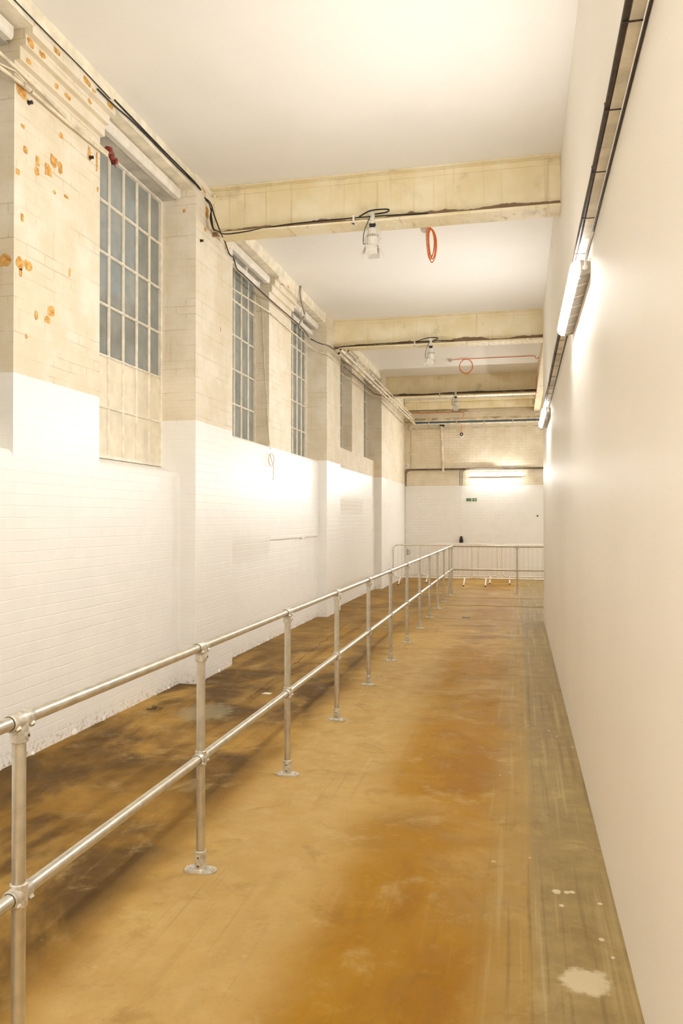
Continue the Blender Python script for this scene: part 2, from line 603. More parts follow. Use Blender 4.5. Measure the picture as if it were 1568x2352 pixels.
FL = [(58, 344, .05, .06), (86, 371, .05, .09), (123, 370, .09, .10), (110, 391, .10, .10), (85, 393, .06, .07), (138, 386, .06, .09),
      (37, 392, .05, .05), (51, 500, .045, .07), (224, 435, .03, .05), (36, 600, .10, .10), (65, 611, .10, .08), (47, 626, .04, .06),
      (117, 714, .10, .09), (83, 725, .05, .07), (109, 735, .08, .06), (205, 352, .05, .12), (222, 372, .03, .2), (45, 205, .12, .12),
      (152, 452, .07, .03), (125, 442, .04, .03), (140, 312, .05, .05), (160, 626, .03, .08), (60, 772, .03, .04), (52, 290, .05, .03)]
for k, (u, v, w_, h_) in enumerate(FL):
    p = at(u, v, 0, XL)
    if 4.9 < p.y - w_ * .5 and p.y + w_ * .5 < 6.06:
        flake(p, w_, h_, (1, 0, 0), k)
    else:
        p.y = min(max(p.y, 4.91 + w_ * .6), 6.06 - w_ * .6)
        flake(p, w_, h_, (1, 0, 0), k)
flake((-3.56, 4.9, 3.575), .10, .10, (0, -1, 0), 77)
for k, (yy, zz, xx, w_, h_) in enumerate(((5.20, 5.215, -3.345, .10, .05), (5.62, 5.22, -3.345, .12, .055), (5.72, 5.20, -3.345, .06, .03), (5.98, 5.215, -3.345, .10, .05),
                                          (5.1, 5.14, -3.40, .09, .05), (5.75, 5.135, -3.40, .06, .04), (4.96, 5.14, -3.40, .09, .06), (5.35, 5.05, -3.445, .05, .05),
                                          (5.5, 5.05, -3.445, .09, .04), (5.0, 5.04, -3.445, .07, .04), (11.2, 5.2, -3.345, .12, .04))):
    flake((xx, yy, zz), w_, h_, (1, 0, 0), 200 + k)
flake(at(423, 484, 1, 7.70), .035, .045, (0, -1, 0), 301)
for k, (yy, zz, w_, h_) in enumerate(((8.0, 5.08, .10, .14), (8.25, 4.98, .06, .1), (8.55, 4.92, .05, .12), (7.95, 4.88, .05, .05), (8.4, 3.9, .03, .06))):
    flake((XP, yy, zz), w_, h_, (1, 0, 0), 320 + k)
struct(obj('wall_left', wl, ['painted_brick', 'raw_brick']))

# longitudinal edge girder, its flange and the lintel boards over the openings
tg = MB()
tg.box((-3.48, YB, 5.215), (-3.335, 1.85, CEIL))
for (y0, y1) in ((1.85, 7.70), (7.70, 13.50), (13.50, 19.20), (19.20, YE)):
    tg.bbox((-3.44, y0 + .002, 5.262), (-3.33, y1 - .002, CEIL - .001), .006)
for (y0, y1, s) in wins:
    tg.box((-3.56, y0, 5.215), (-3.336, y1, 5.265))
struct(obj('trim_1', tg, 'old_cream'))
for i, (y0, y1, s) in enumerate(wins):
    lb = MB()
    lb.prism([(-3.535, 5.110), (-3.475, 5.106), (-3.462, 5.118), (-3.455, 5.14), (-3.455, 5.196), (-3.535, 5.196)], 0, 2, 1, y0 + .004, y1 - .06)
    lb.mat(1).box((-3.69, y0 + .002, 5.118), (-3.535, y1 - .002, 5.124))
    struct(obj('trim_%d' % (i + 2), lb, ['trim_white', 'grey_soffit']))

# right-hand girder beyond the end of the partition
rg = MB()
rg.box((.47, 13.9, 4.86), (.50, YE - .01, CEIL - .002)).box((.44, 13.9, 4.85), (.60, YE - .01, 4.87))
for k in range(40):
    rg.dome((.47, 14.2 + k * .225, 4.93), .014, (-1, 0, 0))
    rg.dome((.47, 14.2 + k * .225, 5.32), .014, (-1, 0, 0))
struct(obj('trim_8', rg, 'beam_paint'))
# cornice and riveted edge beam along the end wall
eb = MB()
eb.box((-3.30, 23.12, 5.255), (.46, YE - .002, CEIL - .002)).box((-3.30, 23.10, 5.30), (.46, 23.12, 5.312))
struct(obj('trim_9', eb, 'trim_white'))
eb = MB()
eb.box((-3.30, 23.16, 4.99), (.46, YE - .002, 5.20)).box((-3.30, 23.08, 5.20), (.46, YE - .002, 5.25)).box((-3.30, 23.12, 4.975), (.46, YE - .002, 4.99))
for k in range(13):
    eb.dome((-3.1 + k * .29, 23.08, 5.225), .016, (0, -1, 0))
for k in range(9):
    eb.box((-2.6 + k * .37, 23.145, 4.99), (-2.57 + k * .37, 23.16, 5.20))
struct(obj('trim_10', eb, 'beam_paint'))
struct(obj('trim_11', MB().box((-3.30, 23.14, 4.655), (XFAR, YE - .002, 4.70)).box((-3.3, 23.2, 4.70), (XFAR, YE - .002, 4.73)), 'pipe_dirty'))

# ------------------------------------------------------------------ windows
for i, (y0, y1, s) in enumerate(wins):
    wroot = struct(empty('window_%d' % (i + 1), (XG, (y0 + y1) / 2, s)))
    top = 5.125
    rows = round((top - s) / .472)
    cols = round((y1 - y0) / .28)
    yc, hw, hh = 0.0, (y1 - y0) / 2, top - s
    fr = MB()
    b = .013
    fr.box((-.02, -hw, 0), (.03, -hw + .03, hh)).box((-.02, hw - .035, 0), (.03, hw, hh))
    fr.box((-.02, -hw + .03, 0), (.03, hw - .035, .03)).box((-.02, -hw + .03, hh - .03), (.03, hw - .035, hh))
    for c_ in range(1, cols):
        yy = -hw + 2 * hw * c_ / cols
        fr.prism([(yy - b, .002), (yy - b, .010), (yy - .005, .024), (yy + .005, .024), (yy + b, .010), (yy + b, .002)], 1, 0, 2, .03, hh - .03)
    for r_ in range(1, rows):
        zz = hh * r_ / rows
        fr.prism([(zz - b, .004), (zz - b, .012), (zz - .005, .027), (zz + .005, .027), (zz + b, .012), (zz + b, .004)], 2, 0, 1, -hw + .03, hw - .035)
    obj('frame', fr, 'putty_bar', wroot)
    g0 = 2 * hh / rows if i == 1 else 0.0
    obj('glass', MB().box((-.004, -hw + .01, g0 + .01), (0, hw - .01, hh - .01)), 'dusty_glass', wroot)
    if i == 1:
        for r_ in range(2):
            for c_ in range(cols):
                ya, yb = -hw + 2 * hw * c_ / cols + .008, -hw + 2 * hw * (c_ + 1) / cols - .008
                za, zb = hh * r_ / rows + .008, hh * (r_ + 1) / rows - .008
                t = .034 if r_ == 0 and c_ >= 3 else (.018 if c_ >= 4 else .005)
                bm_ = MB()
                # panel sprung a little out of its rebate along one side
                n = 0
                bm_.v += [(-.002, ya + t, za), (-.002, yb, za), (-.002, yb, zb), (-.002, ya, zb), (.006, ya + t, za), (.006, yb, za), (.006, yb, zb), (.006, ya, zb)]
                for q in ((0, 3, 2, 1), (4, 5, 6, 7), (0, 1, 5, 4), (1, 2, 6, 5), (2, 3, 7, 6), (3, 0, 4, 7)):
                    bm_.face(q)
                obj('board', bm_, 'board', wroot)

# the yard wall and pale steelwork seen dimly through the panes
ow = MB()
ow.box((-7.2, -6, -1), (-7.0, 60, 11))
for k in range(12):
    ow.box((-7.0, -4 + k * 3.4, -1), (-6.86, -3.6 + k * 3.4, 11))
ow.mat(1)
for k in range(12):
    ow.box((-7.02, -2.9 + k * 3.4, 1.0), (-6.985, -1.3 + k * 3.4, 3.4))
ow.box((-6.9, -6, 5.0), (-6.6, 44, 5.5))
struct(obj('wall_outside', ow, ['outside_render', 'outside_dark']))

# ------------------------------------------------------------------ ceiling beams
beams = ((8.15, XR - .002, 'riveted cream steel beam nearest the camera, with a spotlight and orange cable coil', 'near'),
         (14.04, .468, 'riveted cream steel beam, second from the camera, rust bare along its flange', 'mid'),
         (19.92, .468, 'riveted cream steel beam farthest back, in front of the end wall', 'far'))
for (Y, x1, lab, _) in beams:
    r = tag(empty('ceiling_beam', ((-3.2 + x1) / 2, Y, 4.85)), lab, 'beam', 'riveted ceiling beams')
    ox = (-3.2 + x1) / 2
    xl, xr = -3.328 - ox, x1 - ox
    H = CEIL - 4.85
    w_ = MB().box((xl, 0, .02), (xr, .02, H - .002))
    for k, xx in enumerate((-2.68, -1.45, -.35)):
        w_.box((xx - ox, -.006, .02), (xx - ox + .012, 0, H - .06))
    obj('web', w_, 'beam_paint', r)
    fl = MB().box((xl + .13, -.12, 0), (xr, .14, .022))
    # riveted cover plate over the right-hand part of the flange
    fl.box((-1.56 - ox, -.13, -.014), (xr, .15, 0))
    fl.prism([(-.07, .022), (0, .022), (0, .09), (-.01, .09), (-.012, .034), (-.07, .034)], 1, 2, 0, xl + .16, xr)
    nn = int((x1 + 1.5) / .19)
    for k in range(nn):
        xx = -1.45 + k * .19 - ox
        if xx < xr - .03:
            fl.dome((xx, -.085, -.014), .016, (0, 0, -1))
            fl.dome((xx + .095, .0, -.014), .016, (0, 0, -1))
            fl.dome((xx, .09, -.014), .016, (0, 0, -1))
    obj('bottom_flange', fl, 'beam_paint', r)
    tf = MB().box((xl, -.10, H - .018), (xr, 0, H - .002)).box((xl, -.012, H - .07), (xr, 0, H - .018))
    for k in range(int((x1 + 3.2) / .17)):
        xx = -3.1 + k * .17 - ox
        if xx < xr - .02:
            tf.dome((xx, -.06, H - .018), .015, (0, 0, -1))
    obj('top_flange', tf, 'beam_paint', r)
    ep = MB().box((xl, -.018, .1), (xl + .11, 0, H - .08))
    for k in range(4):
        ep.dome((xl + .05, -.018, .16 + k * .10), .020, (0, -1, 0))
    obj('end_cleat', ep, 'beam_paint', r)

# ------------------------------------------------------------------ guard rail of galvanised tube and clamps
RX = -1.53
R = .0213
YEND = 18.56
rail = tag(empty('guard_rail', (RX, 2.2, 0)), 'galvanised steel tube guard rail with clamp fittings running down the concrete walkway', 'railing')


def sub(mb, name, mats, parent, loc=(0, 0, 0)):
    return obj(name, mb, mats, parent, loc)


# top rail and middle rail, in lengths joined at the fittings
def T(p):
    return (p[0] - RX, p[1] - 2.2, p[2])


sub(MB().tube([T((RX, -3.2, 1.1)), T((RX, YEND, 1.1))], R, 18), 'top_rail', 'galv', rail)
sub(MB().tube([T((RX, -3.2, .555)), T((RX, YEND, .555))], R, 18), 'middle_rail', 'galv', rail)
sub(MB().tube([T((RX, YEND, 1.1)), T((3.6, YEND, 1.1))], R, 16), 'top_rail', 'galv', rail)
sub(MB().tube([T((RX, YEND, .555)), T((3.6, YEND, .555))], R, 16), 'middle_rail', 'galv', rail)


def base_flange_mb():
    m = MB()
    # oval foot plate, long axis across the run
    pts = []
    for k in range(28):
        a = 2 * PI * k / 28
        cx = .045 if math.cos(a) > 0 else -.045
        pts.append((cx + .036 * math.cos(a), .043 * math.sin(a)))
    m.prism(pts, 0, 1, 2, 0, .008, False)
    m.prism([(p[0] * .93, p[1] * .9) for p in pts], 0, 1, 2, .008, .011, False)
    m.lathe([(.031, .010), (.0285, .016), (.0285, .098), (.0265, .101), (.0222, .101), (.0222, .095)], seg=20)
    for zz in (.034, .075):
        m.mat(0).cyl((0, -.026, zz), (0, -.034, zz), .0125, 12, .0105)
        m.mat(1).cyl((0, -.034, zz), (0, -.0345, zz), .0045, 10)
    for xx in (-.062, .062):
        m.mat(0).lathe([(.013, .011), (.012, .0165), (.006, .019)], (xx, 0, 0), seg=12)
        m.mat(1).lathe([(.0032, .019), (.0028, .0195)], (xx, 0, 0), seg=8)
    return m


def tee_mb():
    m = MB()
    m.tube([(0, -.052, 0), (0, -.050, 0), (0, .050, 0), (0, .052, 0)], [.0262, .0282, .0282, .0262], 18)
    m.lathe([(.0285, -.012), (.0282, -.066), (.0265, -.069), (.022, -.069)], seg=18)
    for (a, b) in (((.0, -.036, -.0), 0), ((.0, .036, 0), 0)):
        m.mat(0).cyl((.018, a[1], -.016), (.0255, a[1], -.0235), .0115, 12, .0095)
        m.mat(1).cyl((.0255, a[1], -.0235), (.0259, a[1], -.0239), .0042, 8)
    m.mat(0).cyl((.024, 0, -.046), (.0345, 0, -.046), .0120, 12, .010)
    m.mat(1).cyl((.0345, 0, -.046), (.035, 0, -.046), .0045, 8)
    m.mat(1).tube([(0, -.0525, 0), (0, -.0518, 0)], .0232, 18)
    return m


def cross_mb():
    m = MB()
    m.tube([(0, -.047, 0), (0, -.045, 0), (0, .045, 0), (0, .047, 0)], [.0258, .0278, .0278, .0258], 18)
    m.lathe([(.0255, -.036), (.0275, -.034), (.0275, .034), (.0255, .036)], seg=18)
    for yy in (-.033, .033):
        m.mat(0).cyl((.017, yy, -.017), (.025, yy, -.025), .0115, 12, .0095)
        m.mat(1).cyl((.025, yy, -.025), (.0254, yy, -.0254), .0042, 8)
    m.mat(1).tube([(0, -.0475, 0), (0, -.0468, 0)], .0229, 18)
    return m


post_me = MB().tube([(0, 0, .008), (0, 0, 1.09)], R, 18).mesh('post', 'galv')
flange_me = base_flange_mb().mesh('base_flange', ['galv_cast', 'screw'])
tee_me = tee_mb().mesh('tee_clamp', ['galv_cast', 'screw'])
cross_me = cross_mb().mesh('cross_clamp', ['galv_cast', 'screw'])
proto = None
spots = [(RX, yy, 0) for yy in (-2.25, -.77, .71, 2.185, 3.63, 5.12, 6.60, 8.07, 9.52, 10.98, 12.43, 13.85, 15.23, 16.55, 17.91)]
spots += [(RX, YEND, 0), (-.03, YEND, 1), (1.46, YEND, 1), (2.95, YEND, 1)]
for (px, py, ori) in spots:
    if proto is None:
        po = obj('post', post_me, None, rail)
        for nm, me, zz in (('base_flange', flange_me, 0), ('tee_clamp', tee_me, 1.1), ('cross_clamp', cross_me, .555)):
            obj(nm, me, None, po, (0, 0, zz))
        proto = po
    else:
        po = copy_tree(proto, rail)
    po.location = (px - RX, py - 2.2, 0)
    po.rotation_euler = (0, 0, -PI / 2 if ori else 0)

# ------------------------------------------------------------------ LED battens


def batten_local():
    r = empty('led_batten')
    L = .78
    body = MB()
    body.prism([(0, -.044), (-.040, -.052), (-.066, -.060), (-.066, .060), (-.040, .052), (0, .044)], 1, 2, 0, -L + .03, L - .03)
    body.prism([(0, -.034), (-.030, -.042), (-.062, -.050), (-.062, .050), (-.030, .042), (0, .034)], 1, 2, 0, -L, -L + .03)
    body.prism([(0, -.034), (-.030, -.042), (-.062, -.050), (-.062, .050), (-.030, .042), (0, .034)], 1, 2, 0, L - .03, L)
    obj('body', body, 'led_body', r)
    d = MB()
    prof = []
    for k in range(13):
        a = -PI / 2 + PI * k / 12
        prof.append((-.064 - .052 * math.cos(a) ** .75, .053 * math.sin(a)))
    d.prism(prof, 1, 2, 0, -L + .02, L - .02, False)
    e1 = [(-.064 + (p[0] + .064) * .72, p[1] * .82) for p in prof]
    for (a, b) in ((-L - .004, -L + .02), (L - .02, L + .004)):
        d.prism(e1, 1, 2, 0, a, b, False)
    obj('diffuser', d, 'led_diffuser', r)
    cm = MB().prism([(-.071, -.058), (-.066, -.064), (-.03, -.056), (-.006, -.050), (-.004, .050), (-.03, .056), (-.066, .064), (-.071, .058), (-.066, .055), (-.03, .0505), (-.03, -.0505), (-.066, -.055)], 1, 2, 0, -.010, .010)
    me = cm.mesh('clip', 'white_plastic')
    for k in range(6):
        obj('clip', me, None, r, (-.62 + k * .248, 0, 0))
    gl = MB().cyl((L, -.03, 0), (L + .022, -.03, 0), .016, 12, .012)
    gl.tube(curve([(L + .02, -.03, 0), (L + .07, -.034, .01), (L + .13, -.03, .05), (L + .20, -.02, .085), (L + .30, -.012, .10)]), .006, 8)
    obj('supply_lead', gl, 'white_plastic', r)
    return r


b0 = batten_local()
b0.location = (XR, 5.62, 3.225)
b0.rotation_euler = (0, 0, -PI / 2)
tag(b0, 'lit white LED batten light on the right-hand wall, nearer and larger one', 'light', 'LED battens')
# supply end towards the camera: local +x points to -Y
b1 = copy_tree(b0)
b1.location = (XR, 11.47, 3.165)
tag(b1, 'lit white LED batten light near the far end of the right-hand wall', 'light', 'LED battens')
b2 = copy_tree(b0)
b2.location = (-.627, YE - .001, 3.045)
b2.rotation_euler = (0, 0, 0)
tag(b2, 'lit white LED batten light mounted across the end wall above the exit sign', 'light', 'LED battens')
b3 = copy_tree(b0)
b3.location = (XR, -.23, 3.27)
tag(b3, 'lit white LED batten light on the right-hand wall behind the camera', 'light', 'LED battens')
b4 = copy_tree(b0)  # extra lamp added out of view to light the far end
b4.location = (2.6, YE - .001, 3.045)
b4.rotation_euler = (0, 0, 0)
tag(b4, 'unseen white LED batten added as fill light on the end wall behind the partition', 'light', 'LED battens')

b6 = copy_tree(b0)  # added fill lamp behind the camera, brightens the right-hand wall
b6.location = (XL + .004, -1.4, 3.2)
b6.rotation_euler = (0, 0, PI / 2)
tag(b6, 'unseen white LED batten added as fill light on the brick wall beside and behind the camera', 'light', 'LED battens')
b7 = copy_tree(b0)  # added lamp hidden by the partition, lifts the end wall
b7.location = (XFAR - .004, 18.5, 3.2)
tag(b7, 'unseen white LED batten added as fill light on the side wall of the area hidden by the partition', 'light', 'LED battens')

# ------------------------------------------------------------------ cable tray on the partition


def tray_z(yy):
    return 3.385 - .0125 * (yy - 2.0)


def tray_run(y0, y1):
    m = MB()
    seg = 1.1
    yy = y0
    while yy < y1 - .01:
        e = min(yy + seg, y1)
        za, zb = tray_z(yy), tray_z(e)
        n = len(m.v)
        prof = [(-.016, .0), (-.060, .0), (-.060, .042), (-.056, .042), (-.056, .004), (-.020, .004), (-.020, .042), (-.016, .042)]
        for t, z_ in ((yy, za), (e - .004, zb)):
            for p in prof:
                m.v.append((XR + p[0], t, z_ + p[1]))
        k8 = len(prof)
        for k in range(k8):
            m.face([n + k, n + (k + 1) % k8, n + k8 + (k + 1) % k8, n + k8 + k])
        m.face([n + k for k in range(k8)][::-1])
        m.face([n + k8 + k for k in range(k8)])
        yy = e
    return m


t0 = tag(empty('cable_tray', (XR - .02, 6.0, 3.3)), 'grey metal cable tray running high along the plain right-hand wall', 'cable tray')


def shifted(m, o):
    m.v = [tuple(a - b for a, b in zip(v, o)) for v in m.v]
    return m


obj('channel', shifted(tray_run(-3.0, 13.6), (XR - .02, 6.0, 3.3)), 'tray_metal', t0)
tag(obj('wire_or_dark_gap', MB().tube([(XR - .007, -3.0 + q * .5, tray_z(-3.0 + q * .5) - .006) for q in range(33)], .006, 6), 'dark_cable'), 'thin dark strip drawn as the shadow gap between the cable tray and the right-hand wall', 'wire')  # no real wire: dark tube draws the shadow gap behind the tray
tie = MB().box((-.058, -.0035, -.003), (.004, .0035, 0)).box((-.061, -.0035, -.003), (-.058, .0035, .03)).mesh('cable_tie', 'dark_cable')
for k in range(27):
    yy = -1.2 + k * .56
    obj('cable_tie', tie, None, t0, (0, yy - 6.0, tray_z(yy) - 3.3))
for k, (dx, dz, r_, lab, mat_) in enumerate(((-.072, .012, .011, 'thick dark brown power cable clipped to the front of the wall tray', 'dark_cable'),
                                             (-.070, .034, .009, 'thin upper dark brown power cable along the wall tray', 'dark_conduit'))):
    pts = []
    for q in range(84):
        yy = -3.0 + q * .2
        if yy > 13.4:
            break
        pts.append((XR + dx + .003 * math.sin(yy * 2.1 + k), yy, tray_z(yy) + dz + .003 * math.sin(yy * 3.7 + k * 2)))
    tag(obj('power_cable', MB().tube(pts, r_, 8), mat_), lab, 'cable', 'cables along the wall tray')

# ------------------------------------------------------------------ spotlights hanging from the beams


def make_spot():
    r = empty('spotlight')
    cl = MB()
    cl.box((-.022, -.018, -.012), (.022, .018, .075)).box((-.028, -.03, .04), (.028, -.018, .085)).cyl((0, -.02, .02), (0, -.05, .02), .008, 10)
    cl.box((-.012, -.015, -.05), (.012, .015, -.012))
    obj('hook_clamp', cl, 'spot_white', r)
    yk = MB().box((-.078, -.012, -.10), (-.072, .012, -.235)).box((.072, -.012, -.10), (.078, .012, -.235))
    yk.mat(1).box((-.034, -.014, -.055), (.034, .014, -.050)).prism([(-.034, -.05), (.034, -.05), (.024, -.10), (-.024, -.10)], 0, 2, 1, -.02, .02)
    yk.mat(0).tube(curve([(-.075, 0, -.11), (-.055, 0, -.085), (0, 0, -.078), (.055, 0, -.085), (.075, 0, -.11)], 4), .006, 8)
    obj('yoke', yk, ['spot_white', 'black'], r)
    bd = MB()
    bd.lathe([(.036, -.095), (.046, -.10), (.056, -.165), (.062, -.17)], seg=24)
    bd.mat(1).lathe([(.0615, -.17), (.0615, -.197)], seg=24)
    bd.mat(0).lathe([(.064, -.197), (.064, -.268), (.060, -.272)], seg=24)
    for k in range(20):
        a = 2 * PI * k / 20
        bd.box((.060 * math.cos(a) - .003, .060 * math.sin(a) - .003, -.197), (.060 * math.cos(a) + .003, .060 * math.sin(a) + .003, -.17))
    obj('lamp_body', bd, ['spot_white', 'flex_grey'], r)
    for sx in (-1, 1):
        obj('knob', MB().lathe([(.012, .0), (.014, .004), (.014, .014), (.008, .018)], (sx * .078, 0, -.205), axis=0, sign=sx, seg=12), 'spot_white', r)
    ring = MB().lathe([(.066, -.268), (.068, -.272), (.068, -.282), (.060, -.284)], seg=24)
    obj('front_ring', ring, 'spot_white', r)
    for k in range(4):
        a = k * PI / 2
        dmb = MB()
        ln = .105 if k % 2 == 0 else .095
        dmb.v += [(-.058, -.062, -.284), (.058, -.062, -.284), (.064, -.062 - (.012 if k % 2 == 0 else .055), -.284 - ln), (-.064, -.062 - (.012 if k % 2 == 0 else .055), -.284 - ln)]
        dmb.v += [(v[0], v[1] + .002, v[2]) for v in dmb.v[:4]]
        for q in ((0, 1, 2, 3), (7, 6, 5, 4), (0, 4, 5, 1), (1, 5, 6, 2), (2, 6, 7, 3), (3, 7, 4, 0)):
            dmb.face(q)
        o = obj('barn_door', dmb, 'spot_white', r)
        o.rotation_euler = (0, 0, a)
    sc = MB().tube(curve([(-.02, -.02, .03), (-.085, -.01, -.12), (-.095, -.02, -.23), (-.085, -.04, -.27), (-.06, -.05, -.262)], 6), .004, 6)
    obj('lamp_lead', sc, 'black', r)
    return r


s0 = make_spot()
s0.location = (-1.479, 8.03, 4.865)
tag(s0, 'white stage spotlight with barn doors hanging under the nearest ceiling beam', 'spotlight', 'spotlights on the beams')
for (p, lab) in (((-1.512, 13.92, 4.865), 'white stage spotlight with barn doors hanging under the middle ceiling beam'),
                 ((-1.528, 19.80, 4.865), 'white stage spotlight with barn doors hanging under the farthest ceiling beam')):
    c_ = copy_tree(s0)
    c_.location = p
    del c_['label']
    tag(c_, lab, 'spotlight', 'spotlights on the beams')
# hook clamps that hold the black cable beside each spotlight
hk = MB().box((-.010, -.03, -.03), (.010, -.015, .06)).box((-.010, -.03, -.03), (.010, .03, -.022)).cyl((.0, -.022, .0), (.03, -.022, -.045), .008, 8)
for (p, lab) in (((-1.68, 8.045, 4.86), 'small white cable clamp on the nearest beam flange left of the spotlight'), ((-1.80, 13.935, 4.86), 'small white cable clamp on the middle beam flange left of the spotlight'),
                 ((-1.93, 19.815, 4.86), 'small white cable clamp on the farthest beam flange left of the spotlight')):
    tag(obj('cable_clamp', hk if isinstance(hk, MB) else hk, 'spot_white', None, p), lab, 'clamp', 'cable clamps on the beams')


def cable(name, pts, r, mat_, lab, cat='cable', group=None, smooth=True, seg=8):
    return tag(obj(name, MB().tube(curve(pts, 5) if smooth else pts, r, seg), mat_), lab, cat, group)


# ------------------------------------------------------------------ black cables
G0 = [(-3.33, 5.75, 5.23), (-3.320, 6.0, 5.225), (-3.322, 6.4, 5.255), (-3.322, 7.2, 5.258), (-3.30, 7.75, 5.25)]
cable('power_cable', G0 + [tuple(at(455, 442, 1, 7.90)), tuple(at(480, 468, 1, 7.97)), tuple(at(486, 500, 1, 7.98)), tuple(at(490, 524, 1, 7.98)), tuple(at(500, 531, 1, 8.0)), tuple(at(530, 537, 1, 8.02)),
                           (-2.4, 8.045, 4.895), (-1.7, 8.05, 4.905), (-1.3, 8.05, 4.90), (-.9, 8.05, 4.885)], .0065, 'black',
      'black cable along the wall girder and then along the nearest beam to its spotlight')
cable('wire_or_dark_gap', [(-3.328, 3.0, 5.255), (-3.328, 4.0, 5.257), (-3.327, 5.0, 5.255), (-3.327, 5.5, 5.262), (-3.328, 5.95, 5.255)], .0045, 'black', 'thin black strip drawn as the dark gap along the edge of the wall girder above the nearest pier')  # black tube drawn in place of the dark gap between girder and flange
cable('power_cable', [(-3.315, 6.0, 5.27), (-3.315, 6.9, 5.272), (-3.30, 7.75, 5.262), tuple(at(457, 444, 1, 7.88)), tuple(at(482, 465, 1, 7.95)), tuple(at(492, 495, 1, 7.95)), tuple(at(505, 530, 1, 7.93)),
                      tuple(at(517, 557, 0, -3.25)), tuple(at(525, 580, 0, -3.285)), tuple(at(531, 588, 0, -3.285)), tuple(at(536, 591, 0, -3.29)), tuple(at(540, 606, 0, -3.36)), tuple(at(545, 619, 0, -3.42)), tuple(at(562, 634, 0, -3.42)), tuple(at(620, 688, 0, -3.42)),
                      tuple(at(687, 747, 0, -3.42)), tuple(at(706, 770, 0, -3.40)), tuple(at(715, 779, 1, 13.42)), tuple(at(735, 789, 0, -3.24)), tuple(at(752, 793, 0, -3.24)), tuple(at(768, 802, 1, 13.8)),
                      tuple(at(783, 797, 1, 13.9)), (-2.6, 13.93, 4.90), (-1.75, 13.93, 4.905), (-1.3, 13.93, 4.905), (-1.1, 13.93, 4.885)], .0075, 'black',
      'long black cable dropping from the nearest beam along the left wall to the middle beam')
cable('power_cable', [tuple(at(487, 478, 1, 7.94)), tuple(at(483, 500, 1, 7.94)), tuple(at(488, 522, 1, 7.94)), tuple(at(493, 530, 1, 7.96))], .009, 'black', 'short black cable loop hanging at the left end of the nearest beam')
cable('power_cable', [(-2.95, 19.8, 4.90), (-2.4, 19.81, 4.895), (-1.9, 19.81, 4.91), (-1.5, 19.81, 4.92), (-.6, 19.81, 4.915), (.43, 19.81, 4.92)], .012, 'black', 'black cable along the bottom edge of the farthest beam')
cable('power_cable', [(-1.62, 8.02, 4.90), (-1.5, 7.99, 4.94), (-1.36, 7.99, 4.945), (-1.30, 7.99, 4.935), (-1.33, 8.0, 4.915), (-1.45, 8.0, 4.905)], .008, 'black', 'coiled end of black cable at the top of the nearest spotlight')
cable('power_cable', [(-1.78, 13.91, 4.90), (-1.6, 13.9, 4.95), (-1.45, 13.9, 4.96), (-1.38, 13.9, 4.94), (-1.45, 13.9, 4.91)], .008, 'black', 'coiled end of black cable at the top of the middle spotlight')

# ------------------------------------------------------------------ pipes on the left wall


def pipe(pts, r, mat_, lab, name='conduit_pipe', cat='pipe', group='conduits on the left wall', smooth=False, seg=10):
    return tag(obj(name, MB().tube(curve(pts, 5) if smooth else pts, r, seg), mat_), lab, cat, group)


pA = [(-3.435, 3.2, 4.915), tuple(at(75, 191, 0, -3.435)), tuple(at(161, 279, 0, -3.435)), tuple(at(247, 351, 0, -3.435))]
pB = [(-3.445, 3.2, 4.80), tuple(at(0, 155, 0, -3.445)), tuple(at(68, 207, 0, -3.445)), tuple(at(154, 281, 0, -3.445)), tuple(at(246, 357, 0, -3.445))]
pipe(pA, .014, 'cream_pipe', 'upper cream conduit on the nearest brick pier, ending in red tape')
pipe(pB, .013, 'cream_pipe', 'lower cream conduit on the nearest brick pier, below its twin')
pipe([(-3.43, 3.5, 4.93), tuple(at(0, 146, 0, -3.43)), tuple(at(35, 163, 0, -3.43)), tuple(at(60, 190, 0, -3.44))], .006, 'cream_pipe', 'thin cream wire slanting across to the conduits on the nearest brick pier', 'wire_or_dark_gap', 'wire')
# pipe couplings
for (u, v, nm) in ((75, 191, 'pale sleeve joint on the upper cream conduit'), (68, 207, 'pale sleeve joint on the lower cream conduit')):
    p = at(u, v, 0, -3.44)
    tag(obj('pipe_coupling', MB().cyl((0, -.07, 0), (0, .0, 0), .02, 12).mat(1).cyl((0, .0, 0), (0, .012, 0), .016, 12), ['cream_pipe', 'screw'], None, p), nm + ' by the first window', 'coupling')
# red taped hook where the pipes end
p = at(253, 357, 0, -3.44)
rt = tag(empty('tape_wrap', p), 'dark red tape wrapped round the conduit ends by the large window', 'tape')
for k, (dx, a, b, r_) in enumerate(((0, -.05, -.01, .036), (0, -.015, .04, .028), (0, .05, .085, .034))):
    obj('tape_turn', MB().tube([(0, a, .028 - .5 * (a + .05)), (0, (a + b) / 2, .012 - .5 * a), (0, b, .028 - .5 * (b + .05))], [r_ * .8, r_, r_ * .85], 14), 'red_tape', rt)
for k in range(3):
    obj('loose_end', MB().tube(curve([(0, .03, -.01), (.01, .04 + .01 * k, -.03), (.0, .05 + .02 * k, -.05 - .01 * k)], 4), .003, 6), 'red_tape', rt)
